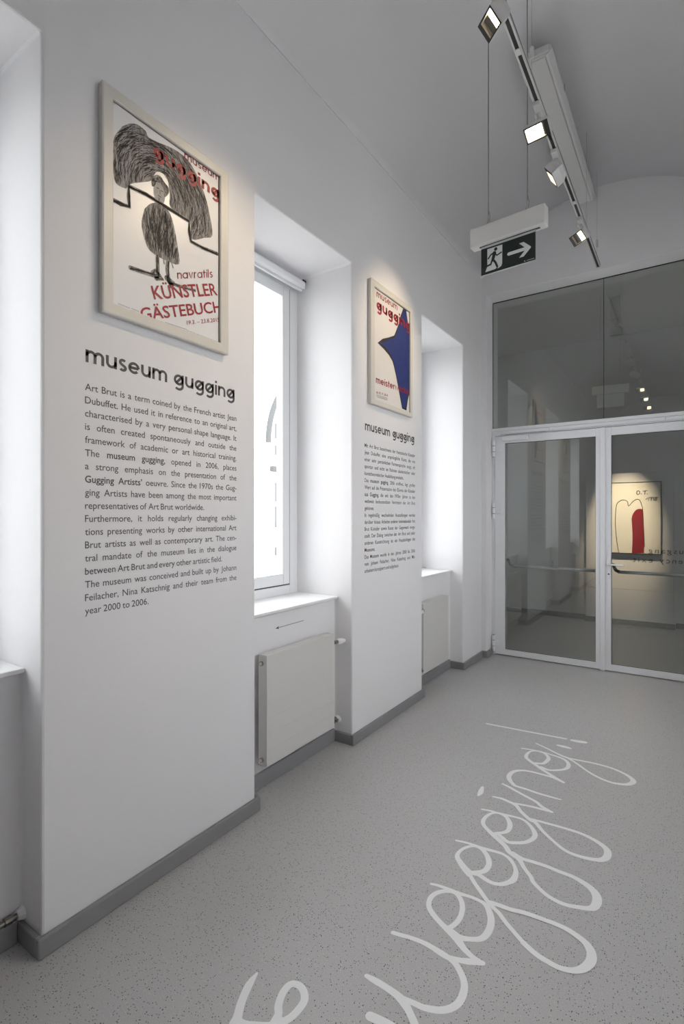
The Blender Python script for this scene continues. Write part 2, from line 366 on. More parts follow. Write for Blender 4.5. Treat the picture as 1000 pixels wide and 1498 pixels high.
# ---------------------------------------------------------------- drawn shapes, in metres on their own planes
FLOOR_STROKES=[([0.008,0.024,0.026,0.026,0.028,0.034,0.036],[(0.655,1.249),(0.661,1.212),(0.674,1.174),(0.689,1.141),(0.709,1.108),(0.719,1.084),(0.735,1.057)]),([0.02],[(0.709,1.105),(0.738,1.104),(0.782,1.127),(0.811,1.148),(0.821,1.173)]),([0.024],[(0.812,1.147),(0.805,1.182),(0.788,1.202),(0.773,1.235),(0.769,1.264),(0.775,1.283),(0.794,1.291),(0.813,1.288),(0.832,1.275),(0.844,1.256),(0.846,1.226),(0.843,1.198),(0.835,1.175),(0.833,1.141)]),([0.03],[(1.037,1.331),(1.065,1.335),(1.095,1.338),(1.131,1.338)]),([0.016,0.024,0.024,0.026,0.03,0.024],[(0.958,1.441),(0.994,1.441),(1.034,1.44),(1.071,1.436),(1.099,1.427),(1.127,1.409),(1.157,1.384),(1.174,1.367)]),([0.02,0.02,0.022,0.024,0.024,0.024,0.024,0.022,0.022,0.022,0.022,0.022,0.02,0.018,0.018,0.018],[(1.085,1.435),(1.129,1.442),(1.159,1.446),(1.197,1.462),(1.223,1.484),(1.24,1.517),(1.241,1.556),(1.232,1.59),(1.212,1.618),(1.18,1.646),(1.147,1.656),(1.105,1.661),(1.058,1.664),(1.008,1.658),(0.979,1.65),(0.947,1.643)]),([0.016,0.022,0.022,0.026,0.02],[(1.102,1.657),(1.148,1.655),(1.187,1.667),(1.216,1.68),(1.254,1.699)]),([0.02,0.02,0.024,0.03,0.026,0.022,0.022,0.02],[(1.25,1.698),(1.216,1.704),(1.179,1.721),(1.148,1.744),(1.108,1.763),(1.066,1.782),(1.027,1.805),(1.0,1.831),(0.988,1.869),(0.993,1.904),(1.012,1.933),(1.04,1.952),(1.067,1.95),(1.094,1.925),(1.111,1.891),(1.119,1.853),(1.119,1.818),(1.109,1.783),(1.098,1.769)]),([0.012,0.014,0.018,0.02,0.018,0.016,0.016,0.02,0.024,0.026,0.026,0.026,0.024,0.022,0.026,0.026,0.02],[(0.958,1.947),(0.982,1.954),(1.017,1.957),(1.048,1.958),(1.083,1.961),(1.116,1.967),(1.151,1.967),(1.178,1.959),(1.199,1.936),(1.219,1.899),(1.228,1.857),(1.226,1.815),(1.213,1.788),(1.184,1.768),(1.152,1.756),(1.127,1.762),(1.105,1.77)]),([0.02,0.02,0.02,0.018,0.018,0.018,0.018,0.018,0.018,0.018,0.018,0.018,0.018,0.022,0.022,0.022,0.022,0.024,0.028,0.032,0.032,0.03,0.026,0.024,0.022,0.022,0.022,0.022,0.022,0.022,0.022],[(1.006,2.135),(1.03,2.11),(1.07,2.08),(1.066,2.089),(1.101,2.051),(1.138,2.018),(1.173,1.986),(1.211,1.959),(1.234,1.945),(1.271,1.913),(1.305,1.888),(1.337,1.865),(1.366,1.847),(1.34,1.861),(1.39,1.836),(1.43,1.826),(1.471,1.823),(1.509,1.835),(1.536,1.861),(1.552,1.899),(1.553,1.933),(1.541,1.963),(1.517,1.986),(1.471,2.004),(1.426,2.009),(1.372,2.006),(1.312,2.0),(1.267,1.988),(1.219,1.984),(1.19,1.98)]),([0.012,0.014,0.016,0.018,0.02,0.018,0.016,0.018,0.016,0.02,0.026,0.024,0.022,0.02,0.022,0.022,0.022,0.026,0.026,0.02,0.016,0.016,0.016,0.02,0.022,0.024,0.024,0.024,0.024,0.024],[(0.937,2.272),(0.975,2.281),(1.015,2.285),(1.051,2.285),(1.075,2.288),(1.112,2.294),(1.146,2.295),(1.18,2.278),(1.207,2.246),(1.224,2.208),(1.228,2.164),(1.217,2.133),(1.194,2.104),(1.163,2.091),(1.129,2.097),(1.098,2.107),(1.071,2.101),(1.038,2.115),(1.003,2.142),(0.981,2.17),(0.979,2.21),(0.993,2.249),(1.018,2.277),(1.048,2.279),(1.081,2.255),(1.105,2.219),(1.116,2.184),(1.113,2.145),(1.094,2.119),(1.064,2.096)]),([0.018,0.022,0.026,0.024,0.024,0.022,0.022,0.018,0.018,0.018,0.018,0.02,0.02,0.022,0.024,0.03,0.034,0.034,0.03,0.026,0.022,0.022,0.022,0.022,0.022,0.02],[(1.036,2.426),(1.069,2.403),(1.1,2.385),(1.139,2.354),(1.161,2.327),(1.189,2.311),(1.217,2.295),(1.246,2.255),(1.283,2.216),(1.3,2.188),(1.352,2.149),(1.396,2.133),(1.436,2.132),(1.473,2.144),(1.505,2.157),(1.525,2.176),(1.531,2.214),(1.524,2.25),(1.503,2.279),(1.467,2.3),(1.423,2.313),(1.372,2.314),(1.318,2.318),(1.269,2.315),(1.22,2.311),(1.178,2.327)]),([0.012,0.014,0.016,0.018,0.016,0.016,0.016,0.02,0.024,0.022,0.022,0.022,0.022,0.022,0.02,0.018],[(0.951,2.585),(0.986,2.595),(1.024,2.597),(1.061,2.602),(1.102,2.61),(1.139,2.612),(1.168,2.599),(1.203,2.564),(1.227,2.519),(1.226,2.479),(1.205,2.436),(1.169,2.407),(1.138,2.393),(1.108,2.409),(1.084,2.423),(1.06,2.417)]),([0.02,0.02,0.022,0.024,0.022,0.02,0.016,0.015,0.018,0.02,0.02,0.02,0.022,0.024],[(1.072,2.427),(1.104,2.458),(1.113,2.488),(1.107,2.532),(1.086,2.572),(1.057,2.597),(1.025,2.596),(1.003,2.577),(0.989,2.534),(0.989,2.49),(1.004,2.457),(1.034,2.43),(1.061,2.412),(1.1,2.385)]),([0.012,0.018,0.02,0.022,0.02,0.02,0.022,0.022,0.018,0.016,0.018,0.02,0.022,0.026,0.03,0.03,0.026,0.022,0.02,0.02,0.018,0.018,0.018,0.018],[(0.961,2.734),(1.003,2.741),(1.046,2.732),(1.083,2.72),(1.115,2.682),(1.151,2.648),(1.183,2.625),(1.205,2.619),(1.246,2.572),(1.296,2.526),(1.357,2.48),(1.405,2.467),(1.457,2.472),(1.503,2.489),(1.526,2.522),(1.526,2.571),(1.505,2.603),(1.461,2.63),(1.412,2.646),(1.364,2.649),(1.306,2.647),(1.252,2.642),(1.22,2.64),(1.18,2.635)]),([0.016,0.016,0.018,0.018,0.014],[(1.078,2.735),(1.12,2.745),(1.162,2.753),(1.204,2.756),(1.25,2.759)]),([0.014,0.018,0.018,0.018,0.018,0.02,0.018],[(0.964,2.894),(1.01,2.878),(1.063,2.853),(1.115,2.831),(1.165,2.809),(1.199,2.78),(1.249,2.758)]),([0.014,0.024,0.028,0.02,0.012],[(0.881,2.8),(0.886,2.767),(0.891,2.737),(0.891,2.717),(0.89,2.701)]),([0.012,0.016,0.018,0.018,0.02,0.022,0.026,0.026,0.024,0.02,0.018,0.018,0.02,0.018],[(1.263,2.906),(1.215,2.903),(1.148,2.903),(1.089,2.91),(1.03,2.912),(1.006,2.931),(0.982,2.962),(0.967,3.004),(0.973,3.065),(1.009,3.108),(1.061,3.124),(1.115,3.126),(1.179,3.124),(1.236,3.101)]),([0.018,0.02,0.022,0.022,0.022,0.022,0.016,0.016,0.018,0.022,0.024,0.022,0.022],[(1.241,3.1),(1.196,3.128),(1.122,3.177),(1.065,3.222),(1.005,3.27),(0.984,3.308),(0.987,3.382),(1.019,3.417),(1.07,3.411),(1.105,3.363),(1.106,3.312),(1.093,3.266),(1.055,3.245)]),([0.014,0.014,0.014,0.016,0.018,0.02,0.024,0.022,0.02,0.02,0.018],[(0.933,3.404),(0.988,3.419),(1.047,3.425),(1.108,3.417),(1.168,3.405),(1.206,3.379),(1.226,3.331),(1.221,3.274),(1.176,3.223),(1.135,3.202),(1.095,3.218)]),([0.012,0.014,0.016,0.018,0.018,0.018,0.018,0.02,0.026,0.03,0.026,0.02,0.018,0.016,0.016,0.016],[(0.992,3.53),(1.073,3.49),(1.14,3.452),(1.202,3.428),(1.275,3.434),(1.347,3.442),(1.436,3.436),(1.508,3.406),(1.553,3.364),(1.565,3.322),(1.537,3.273),(1.474,3.25),(1.406,3.265),(1.33,3.316),(1.255,3.387),(1.191,3.434)]),([0.02],[(0.619,3.666),(1.139,3.713)]),([0.02,0.034,0.02],[(1.116,3.581),(1.154,3.581),(1.19,3.577)]),([0.03,0.04,0.036],[(1.18,3.713),(1.217,3.717),(1.252,3.726)])]
POSTER_A={'mass':[(1.197,2.766),(1.163,2.762),(1.147,2.779),(1.142,2.844),(1.143,2.918),(1.163,2.968),(1.205,3.022),(1.244,3.046),(1.284,3.044),(1.297,3.027),(1.349,3.035),(1.417,3.051),(1.489,3.049),(1.537,3.016),(1.588,2.947),(1.616,2.872),(1.634,2.782),(1.588,2.75),(1.516,2.711),(1.51,2.769),(1.489,2.792),(1.417,2.792),(1.399,2.808),(1.4,2.85),(1.387,2.909),(1.358,2.918),(1.33,2.902),(1.313,2.861),(1.266,2.828),(1.218,2.796)],'hair':[(1.313,2.837),(1.311,2.864),(1.33,2.892),(1.353,2.9),(1.373,2.885),(1.395,2.872),(1.392,2.846),(1.373,2.824),(1.368,2.858),(1.339,2.871),(1.325,2.843)],'face':[(1.322,2.846),(1.334,2.868),(1.358,2.873),(1.372,2.856),(1.376,2.821),(1.366,2.792),(1.339,2.786),(1.322,2.81)],'body':[(1.279,2.729),(1.311,2.767),(1.358,2.788),(1.402,2.768),(1.427,2.705),(1.442,2.637),(1.447,2.574),(1.387,2.563),(1.33,2.565),(1.293,2.58),(1.27,2.634),(1.266,2.675)],'step':[(1.139,2.695),(1.172,2.696),(1.211,2.703),(1.208,2.743),(1.209,2.782),(1.284,2.79),(1.387,2.786),(1.5,2.783),(1.502,2.74),(1.51,2.699),(1.576,2.699),(1.663,2.709)],'leg1':[(1.339,2.561),(1.341,2.497)],'leg2':[(1.39,2.565),(1.389,2.524),(1.395,2.481)],'foot1':[(1.316,2.487),(1.33,2.501),(1.349,2.488),(1.366,2.481),(1.334,2.47)],'foot2':[(1.385,2.49),(1.417,2.481),(1.407,2.469)],'ground1':[(1.215,2.467),(1.257,2.471),(1.339,2.479)],'ground2':[(1.397,2.476),(1.458,2.482),(1.532,2.492)],'tail':[(1.37,2.561),(1.372,2.546)],'tail2':[(1.407,2.568),(1.417,2.547)],'museum':[(1.475,3.044),(1.676,3.049),(1.474,3.067)],'gugging':[(1.32,2.966),(1.676,2.966),(1.32,3.007)],'navratils':[(1.439,2.508),(1.636,2.589),(1.437,2.534)],'kunstler':[(1.323,2.381),(1.666,2.519),(1.307,2.429)],'gaste':[(1.266,2.277),(1.69,2.449),(1.254,2.322)],'date':[(1.489,2.328),(1.676,2.4),(1.487,2.345)],'small':[[(1.163,2.309),(1.214,2.308)],[(1.163,2.302),(1.205,2.301)],[(1.22,2.31),(1.253,2.308)],[(1.22,2.303),(1.253,2.301)],[(1.377,2.303),(1.489,2.307)],[(1.489,2.303),(1.669,2.302)]]}
POSTER_B={'star':[(3.552,3.094),(3.532,3.066),(3.491,3.001),(3.47,2.946),(3.436,2.893),(3.403,2.836),(3.387,2.819),(3.298,2.779),(3.221,2.744),(3.154,2.711),(3.239,2.697),(3.312,2.673),(3.362,2.637),(3.387,2.603),(3.422,2.538),(3.448,2.478),(3.47,2.425),(3.497,2.364),(3.517,2.315),(3.579,2.312),(3.602,2.392),(3.625,2.443),(3.645,2.528),(3.651,2.683),(3.654,2.859),(3.645,2.906),(3.61,2.985),(3.583,3.054),(3.576,3.096)],'museum':[(3.127,3.025),(3.436,3.03),(3.127,3.06)],'gugging':[(3.127,2.939),(3.645,2.936),(3.127,2.994)],'meister':[(3.118,2.422),(3.625,2.434),(3.118,2.457)],'date':[(3.122,2.35),(3.289,2.357),(3.122,2.366)],'small':[[(3.126,2.34),(3.283,2.345)],[(3.126,2.332),(3.283,2.337)],[(3.137,2.325),(3.283,2.33)]]}
PAINTING={'line':[(1.018,0.988),(0.996,1.125),(0.979,1.313),(0.977,1.463),(0.991,1.639),(1.035,1.695),(1.085,1.706),(1.123,1.681),(1.136,1.623),(1.188,1.686),(1.236,1.713),(1.268,1.697),(1.29,1.636),(1.303,1.562),(1.311,1.379),(1.323,1.074)],'red':[(1.175,0.985),(1.183,1.192),(1.177,1.365),(1.172,1.458),(1.193,1.526),(1.226,1.571),(1.263,1.585),(1.302,1.568),(1.311,1.44),(1.316,1.22),(1.319,0.99)],'O':[(1.252,1.827),(1.236,1.821),(1.233,1.79),(1.247,1.778),(1.265,1.793),(1.266,1.818),(1.252,1.829)],'d1':[(1.282,1.785),(1.289,1.784)],'T1':[(1.306,1.821),(1.353,1.828)],'T2':[(1.329,1.821),(1.327,1.779)],'d2':[(1.351,1.784),(1.357,1.782)],'dash':[(1.339,1.711),(1.369,1.738),(1.367,1.696)],'n9':[(1.4,1.738),(1.385,1.742),(1.381,1.722),(1.4,1.722),(1.402,1.738),(1.4,1.695)],'n9b':[(1.429,1.737),(1.414,1.741),(1.411,1.722),(1.429,1.721),(1.431,1.737),(1.429,1.695)],'n8':[(1.46,1.737),(1.444,1.737),(1.463,1.706),(1.447,1.694),(1.442,1.709),(1.46,1.724),(1.475,1.736)],'corners':[(1.519,1.94),(1.519,0.984)]}

# ================================================================ the setting
def in_win(y):
    return any(a < y < b for a, b in WINS)
def adopt(child, root):
    child.parent = root
    child.matrix_parent_inverse = (Matrix.Translation(root.location) @ Matrix.Rotation(root.rotation_euler.z, 4, 'Z')).inverted()
    return child

ys = sorted([-4.6, 5.37] + [v for w in WINS for v in w])
bm = cells([-0.6, -0.14, 0.0], ys, [0.0, 0.945, 3.15, 4.0],
           lambda x, y, z: not (in_win(y) and (0.945 < z < 3.15 or (z < 0.945 and x > -0.14))))
for v in bm.verts:
    if abs(v.co.y - 1.931) < 1e-4 and abs(v.co.z - 3.15) < 1e-4: v.co.z = 3.134
struct(obj('wall_left', bm, 'wall', bevel=0.009))

struct(obj('floor', boxes(((-2.4, -4.8, -0.2), (4.8, 8.4, 0.0))), 'floor'))
bm = bmesh.new()                                         # a shallow vault over the corridor
rise, half = 0.58, 1.15; rad_ = (half * half + rise * rise) / (2 * rise); a0 = math.asin(half / rad_)
prof = [(half + rad_ * math.sin(-a0 + 2 * a0 * k / 40), 4.0 + rise - rad_ + rad_ * math.cos(-a0 + 2 * a0 * k / 40)) for k in range(41)]
for (y0, y1) in ((-4.8, 5.3699),):
    A_ = [[bm.verts.new((x, y, z)) for x, z in prof] for y in (y0, y1)]
    T_ = [[bm.verts.new((x, y, 4.9)) for x, z in prof] for y in (y0, y1)]
    for k in range(40):
        f = bm.faces.new((A_[0][k], A_[0][k+1], A_[1][k+1], A_[1][k])); f.smooth = True
        bm.faces.new((T_[0][k], T_[1][k], T_[1][k+1], T_[0][k+1]))
        bm.faces.new((A_[0][k], T_[0][k], T_[0][k+1], A_[0][k+1])); bm.faces.new((A_[1][k], A_[1][k+1], T_[1][k+1], T_[1][k]))
box(bm, (-0.6, -4.8, 4.0), (-0.0001, 5.3699, 4.9)); box(bm, (2.3001, -4.8, 4.0), (2.5, 5.3699, 4.9))
struct(obj('ceiling', bm, 'wall'))
struct(obj('ceiling_far', boxes(((-2.4, 5.751, 4.0), (4.8, 8.4, 4.25))), 'ceil'))
RW = [(1.95, 2.90), (4.00, 4.70)]          # guessed window openings, added out of view to fill the corridor with daylight
bm = cells([2.30, 2.5], sorted([-4.6, 5.37] + [v for w in RW for v in w]), [0.0, 1.2, 2.95, 4.0],
           lambda x, y, z: not (1.2 < z < 2.95 and any(a < y < b for a, b in RW)))
struct(obj('wall_right', bm, 'wall'))
struct(obj('wall_back', boxes(((-0.6, -4.7999, 0.0), (2.5, -4.6, 4.8999))), 'wall'))
bm = cells([-2.4, 0.052, 2.19, 4.8], [5.37, 5.75], [0.0, 3.80, 4.9], lambda x, y, z: not (0.052 < x < 2.19 and z < 3.8))
struct(obj('wall_front', bm, 'wall', bevel=0.006))
struct(obj('wall_far', boxes(((-2.4, 8.15, 0.0), (4.8, 8.4, 4.0))), 'wall'))
struct(obj('wall_far_left', boxes(((-2.4, 5.75, 0.0), (-2.2, 8.15, 4.0))), 'wall'))
bm = cells([4.6, 4.8], [5.75, 6.5, 7.3, 8.15], [0.0, 1.7, 3.0, 4.0], lambda x, y, z: not (1.7 < z < 3.0 and 6.5 < y < 7.3))  # guessed opening, added out of view to brighten the far room
struct(obj('wall_far_right', bm, 'wall'))

# skirting: a run along each pier, its returns into the niche and the run at the back of the niche
def skirt(name, a, b, parent=None):
    return obj(name, boxes((a, b)), 'base', parent, bevel=0.006, seg=2)
base_root = None
HB = 0.07
n = 0
edges = [-4.6] + [v for w in WINS for v in w] + [5.37]
for k in range(0, len(edges), 2):
    y0, y1 = edges[k], edges[k + 1]
    g0 = 0.02 if k else 0; g1 = 0.02 if y1 < 5.3 else 0
    bm = boxes(((0.0005, y0 - g0, 0.0), (0.02, y1 + g1, HB)))
    if g0: box(bm, (-0.139, y0 - 0.02, 0.0), (0.0, y0 - 0.0005, HB))
    if g1: box(bm, (-0.139, y1 + 0.0005, 0.0), (0.0, y1 + 0.02, HB))
    bmesh.ops.remove_doubles(bm, verts=bm.verts, dist=1e-5)
    s = struct(obj('baseboard_left', bm, 'base', bevel=0.006))
for a, b in WINS:
    struct(obj('baseboard_niche', boxes(((-0.1395, a + 0.0205, 0.0), (-0.12, b - 0.0205, 0.085))), 'base', bevel=0.005))
struct(obj('baseboard_front', boxes(((0.0205, 5.35, 0.0), (0.072, 5.3695, HB)), ((0.0525, 5.37, 0.0), (0.072, 5.53, HB))), 'base', bevel=0.005))
struct(obj('baseboard_right', boxes(((2.28, -4.6, 0.0), (2.2995, 5.35, HB))), 'base', bevel=0.005))
struct(obj('baseboard_far', boxes(((-2.2, 8.13, 0.0), (0.58, 8.1495, HB)), ((1.672, 8.13, 0.0), (4.6, 8.1495, HB))), 'base', bevel=0.005))
struct(obj('baseboard_far_left', boxes(((-2.1995, 5.76, 0.0), (-2.18, 8.13, HB))), 'base', bevel=0.005))

# windows
def ring(bm, x0, x1, y0, y1, z0, z1, w, wb=None):
    wb = wb or w
    box(bm, (x0, y0, z0), (x1, y0 + w, z1)); box(bm, (x0, y1 - w, z0), (x1, y1, z1))
    box(bm, (x0, y0 + w, z0), (x1, y1 - w, z0 + wb)); box(bm, (x0, y0 + w, z1 - w), (x1, y1 - w, z1))
for k, (a, b) in enumerate(WINS):
    zt = 3.148 if abs(a - 1.931) > .01 else 3.132
    bm = bmesh.new(); ring(bm, -0.52, -0.455, a + 0.001, b - 0.001, 0.946, zt, 0.085, 0.075)
    w = struct(obj('window_%d' % (k + 1), bm, 'pvc', bevel=0.004))
    bm = bmesh.new(); ring(bm, -0.512, -0.450, a + 0.094, b - 0.094, 1.030, 3.053, 0.065)
    s = obj('sash', bm, 'pvc', w, bevel=0.005)
    bm = bmesh.new(); ring(bm, -0.4605, -0.4565, a + 0.0865, b - 0.0865, 1.0225, 3.0605, 0.007)
    obj('gasket', bm, 'gap', w)
    bm = bmesh.new(); ring(bm, -0.47, -0.4485, a + 0.157, b - 0.157, 1.093, 2.99, 0.012)
    obj('glazing_bead', bm, 'pvc', s, bevel=0.002)
    obj('pane', boxes(((-0.482, a + 0.155, 1.091), (-0.478, b - 0.155, 2.992))), 'glass', s)
    obj('window_sill', boxes(((-0.4545, a + 0.002, 0.9455), (-0.112, b - 0.002, 0.962))), 'sill', w, bevel=0.003)
    if abs(a - 1.931) > .01: continue
    bl = empty('roller_blind', (-0.395, (a + b) / 2, 3.085))
    tag(bl, 'rolled up white roller blind at the head of the middle window', 'blind')
    adopt(obj('roll', tubes(([(-0.395, a + 0.03, 3.085), (-0.395, b - 0.03, 3.085)], 0.032)), 'white', smooth=False), bl)
    for yy in (a + 0.012, b - 0.025):
        adopt(obj('bracket', boxes(((-0.41, yy, 3.06), (-0.378, yy + 0.012, 3.112))), 'pvc', bevel=0.002), bl)
    adopt(obj('end_plug', tubes(([(-0.385, b - 0.03, 3.118), (-0.385, b - 0.004, 3.118)], 0.009)), 'black'), bl)
    adopt(obj('bottom_bar', boxes(((-0.402, a + 0.035, 3.040), (-0.388, b - 0.035, 3.054))), 'white', bevel=0.002), bl)

for k, (x0, x1, a, b, z0, z1) in enumerate([(2.42, 2.48, a, b, 1.2, 2.95) for a, b in RW] + [(4.70, 4.76, 6.5, 7.3, 1.7, 3.0)]):  # frames and panes of the added, unseen fill-light windows
    bm = bmesh.new(); ring(bm, x0, x1, a + .001, b - .001, z0 + .001, z1 - .001, 0.07)
    box(bm, (x0, (a + b) / 2 - .03, z0 + .071), (x1, (a + b) / 2 + .03, z1 - .071))
    w = struct(obj('window_%d' % (k + 7), bm, 'pvc', bevel=0.004))
    obj('pane', boxes(((x0 + .028, a + .065, z0 + .065), (x0 + .032, b - .065, z1 - .065))), 'glass', w)

# ---------------------------------------------------------------- glazed partition with two doors
def px(bmn, x0, x1, y0, y1, z0, z1): box(bmn, (x0, y0, z0), (x1, y1, z1))
YF = 5.542
bm = bmesh.new()
px(bm, 0.0525, 0.083, YF + .004, 5.60, 0.0, 2.432); px(bm, 2.159, 2.1895, YF + .004, 5.60, 0.0, 2.432)
px(bm, 0.083, 2.159, YF + .004, 5.60, 2.350, 2.432)
frame = struct(obj('trim_1', bm, 'white', bevel=0.003))
obj('upper_strip', boxes(((0.0525, 5.530, 2.395), (2.1895, 5.546, 2.430))), 'white', frame, bevel=0.004)
# transom lights: two panes with black joints
fan = struct(obj('window_6', boxes(((0.0535, 5.572, 2.434), (1.1335, 5.580, 3.797))), 'dglass'))
obj('pane', boxes(((1.1385, 5.572, 2.434), (2.1885, 5.580, 3.797))), 'dglass', fan)
obj('joint', boxes(((1.1340, 5.571, 2.434), (1.1380, 5.581, 3.797))), 'gap', fan)
bm = bmesh.new()
px(bm, 0.0525, 2.1895, 5.569, 5.5715, 3.790, 3.7995); px(bm, 0.0525, 0.0585, 5.569, 5.5715, 2.434, 3.790); px(bm, 2.1835, 2.1895, 5.569, 5.5715, 2.434, 3.790)
obj('gasket', bm, 'gasket', fan)

def leaf(name, x0, x1, gx0, gx1, hinge_left):
    bm = bmesh.new()
    y0, y1 = YF, 5.602
    px(bm, x0, gx0, y0, y1, 0.010, 2.345); px(bm, gx1, x1, y0, y1, 0.010, 2.345)
    px(bm, gx0, gx1, y0, y1, 0.010, 0.070); px(bm, gx0, gx1, y0, y1, 2.265, 2.345)
    d = struct(obj(name, bm, 'white', bevel=0.004))
    obj('pane', boxes(((gx0 - .005, 5.566, 0.065), (gx1 + .005, 5.574, 2.270))), 'dglass', d)
    bm = bmesh.new()
    for (a, b, c, e) in ((gx0, gx0 + .004, .07, 2.265), (gx1 - .004, gx1, .07, 2.265)): px(bm, a, b, 5.560, 5.5655, c, e)
    px(bm, gx0, gx1, 5.560, 5.5655, .07, .074); px(bm, gx0, gx1, 5.560, 5.5655, 2.261, 2.265)
    obj('gasket', bm, 'gap', d)
    hx = x0 - 0.008 if hinge_left else x1 + 0.008
    sgn = 1 if hinge_left else -1
    for zc in (2.212, 1.5485, 0.129):
        bm = bmesh.new()
        for q0, q1 in ((-.085, -.034), (-.029, .029), (.034, .085)):
            tube(bm, [(hx, 5.522, zc + q0), (hx, 5.522, zc + q1)], 0.017, 14)
        h = obj('hinge', bm, 'white', d)
        obj('hinge_plate', boxes(((hx + sgn*.006, 5.520, zc - .028), (hx + sgn*.072, 5.5425, zc + .028))), 'white', h, bevel=0.003)
        obj('hinge_pin', tubes(([(hx, 5.522, zc - .0855), (hx, 5.522, zc + .0855)], 0.0145)), 'gap', h)
    # push bar on the far side
    b0, b1 = gx0 + 0.045, gx1 - 0.01
    obj('push_bar', tubes(([(b0, 5.665, 0.948), (b1 + 0.03, 5.665, 0.948)], 0.0155)), 'bar', d, smooth=True)
    bm = tubes(([(gx0 - .015, 5.60, 1.02), (gx0 + .005, 5.645, 1.02), (b0 - 0.02, 5.665, 0.965), (b0 + .015, 5.665, 0.948)], 0.016))
    obj('bar_bracket', bm, 'darkbar', d, smooth=True)
    obj('bar_bracket', tubes(([(b1 + .02, 5.665, 0.948), (b1 + 0.035, 5.60, 0.95)], 0.015)), 'darkbar', d, smooth=True)
    return d
d1 = leaf('door_1', 0.085, 1.113, 0.192, 1.068, True)
d2 = leaf('door_2', 1.117, 2.155, 1.203, 2.062, False)
obj('cover_strip', boxes(((1.108, 5.528, 0.002), (1.152, 5.5415, 2.345))), 'white', d2, bevel=0.003)
# closers
c = obj('closer_body', boxes(((0.174, 5.496, 2.284), (0.441, 5.5415, 2.337))), 'white', d1, bevel=0.006)
obj('closer_arm', boxes(((0.20, 5.505, 2.341), (0.62, 5.520, 2.350))), 'metal', d1, bevel=0.001)
c = obj('closer_body', boxes(((1.86, 5.496, 2.284), (2.10, 5.5415, 2.337))), 'white', d2, bevel=0.006)
for (x0, x1) in ((0.150, 0.646), (0.650, 1.644), (1.648, 2.14)):
    obj('slide_rail', boxes(((x0, 5.508, 2.358), (x1, 5.5295, 2.390))), 'white', frame, bevel=0.003)
# lever, rose and key plate
h = obj('handle_plate', boxes(((1.166, 5.535, 1.000), (1.196, 5.5415, 1.062))), 'white', d2, bevel=0.003)
obj('lever', tubes(([(1.181, 5.538, 1.031), (1.181, 5.500, 1.031), (1.192, 5.490, 1.030), (1.305, 5.488, 1.027), (1.316, 5.494, 1.027)], [.009, .009, .009, .0085, .007])), 'white', h, smooth=True)
k_ = obj('key_plate', boxes(((1.168, 5.534, 0.895), (1.197, 5.5415, 0.962))), 'white', d2, bevel=0.006)
obj('keyhole', tubes(([(1.1825, 5.5345, 0.935), (1.1825, 5.531, 0.935)], 0.0075)), 'black', k_)

# lettering on the far face of the glass, read from the far room
load_words([(ch, False) for ch in set('Notausgangemergency exit') - {' '}])
def glass_words(text, x_end, z, em, track, name):
    polys = []; x = 0
    for ch in text:
        if ch == ' ': x += .45; continue
        ps, w = WORDS[(ch, False)]
        polys += [[(px_ + x, py_) for px_, py_ in p] for p in ps]; x += w + track
    x -= track
    sx = em * 1.12
    P = lambda u, v, h: (x_end + (x - u / 1.0) * sx, 5.5748 + h, z + v * em)
    flat(name, [[P(u, v, 0) for u, v in p] for p in polys], 'greyink', d2)
glass_words('Notausgang', 1.509, 1.148, 0.070, 0.22, 'lettering')
glass_words('emergency exit', 1.382, 1.060, 0.070, 0.22, 'lettering')

# ---------------------------------------------------------------- the room beyond the glass
pan = empty('display_wall', (1.126, 8.09, 0))
tag(pan, 'white panelled display wall behind the glass doors', 'display wall')
for (z0, z1) in ((0.0, 0.484), (0.487, 2.075)):
    adopt(obj('board', boxes(((0.60, 8.04, z0), (1.652, 8.1495, z1))), 'wall', bevel=0.002), pan)
adopt(obj('skirting', boxes(((0.585, 8.022, 0.0), (1.667, 8.0395, HB))), 'base', bevel=0.004), pan)

art = empty('painting', (1.19, 8.02, 1.46))
tag(art, 'spotlit cream painting with a crimson column and a thin black outline', 'painting')
adopt(obj('canvas', boxes(((0.868, 8.001, 0.985), (1.508, 8.0395, 1.94))), 'canvas', bevel=0.002), art)
bm = bmesh.new()
px(bm, 0.860, 0.866, 7.996, 8.0395, 0.977, 1.948); px(bm, 1.510, 1.516, 7.996, 8.0395, 0.977, 1.948)
px(bm, 0.866, 1.510, 7.996, 8.0395, 0.977, 0.983); px(bm, 0.866, 1.510, 7.996, 8.0395, 1.942, 1.948)
adopt(obj('frame', bm, 'darkbar'), art)
AP = lambda u, v, h: (u, 8.0005 - h, v)
adopt(flat('crimson_column', up_faces([smooth_pts(PAINTING['red'], 3)], AP, 0.0), 'cred'), art)
adopt(flat('outline', up_faces(ribbon(PAINTING['line'], .008), AP, 0.0003), 'ink'), art)
for k in ('O', 'T1', 'T2', 'dash', 'n9', 'n9b', 'n8', 'd1', 'd2'):
    adopt(flat('inked_letter', up_faces(ribbon(PAINTING[k], .009, smooth=(k in 'On8')), AP, 0.0004), 'ink'), art)

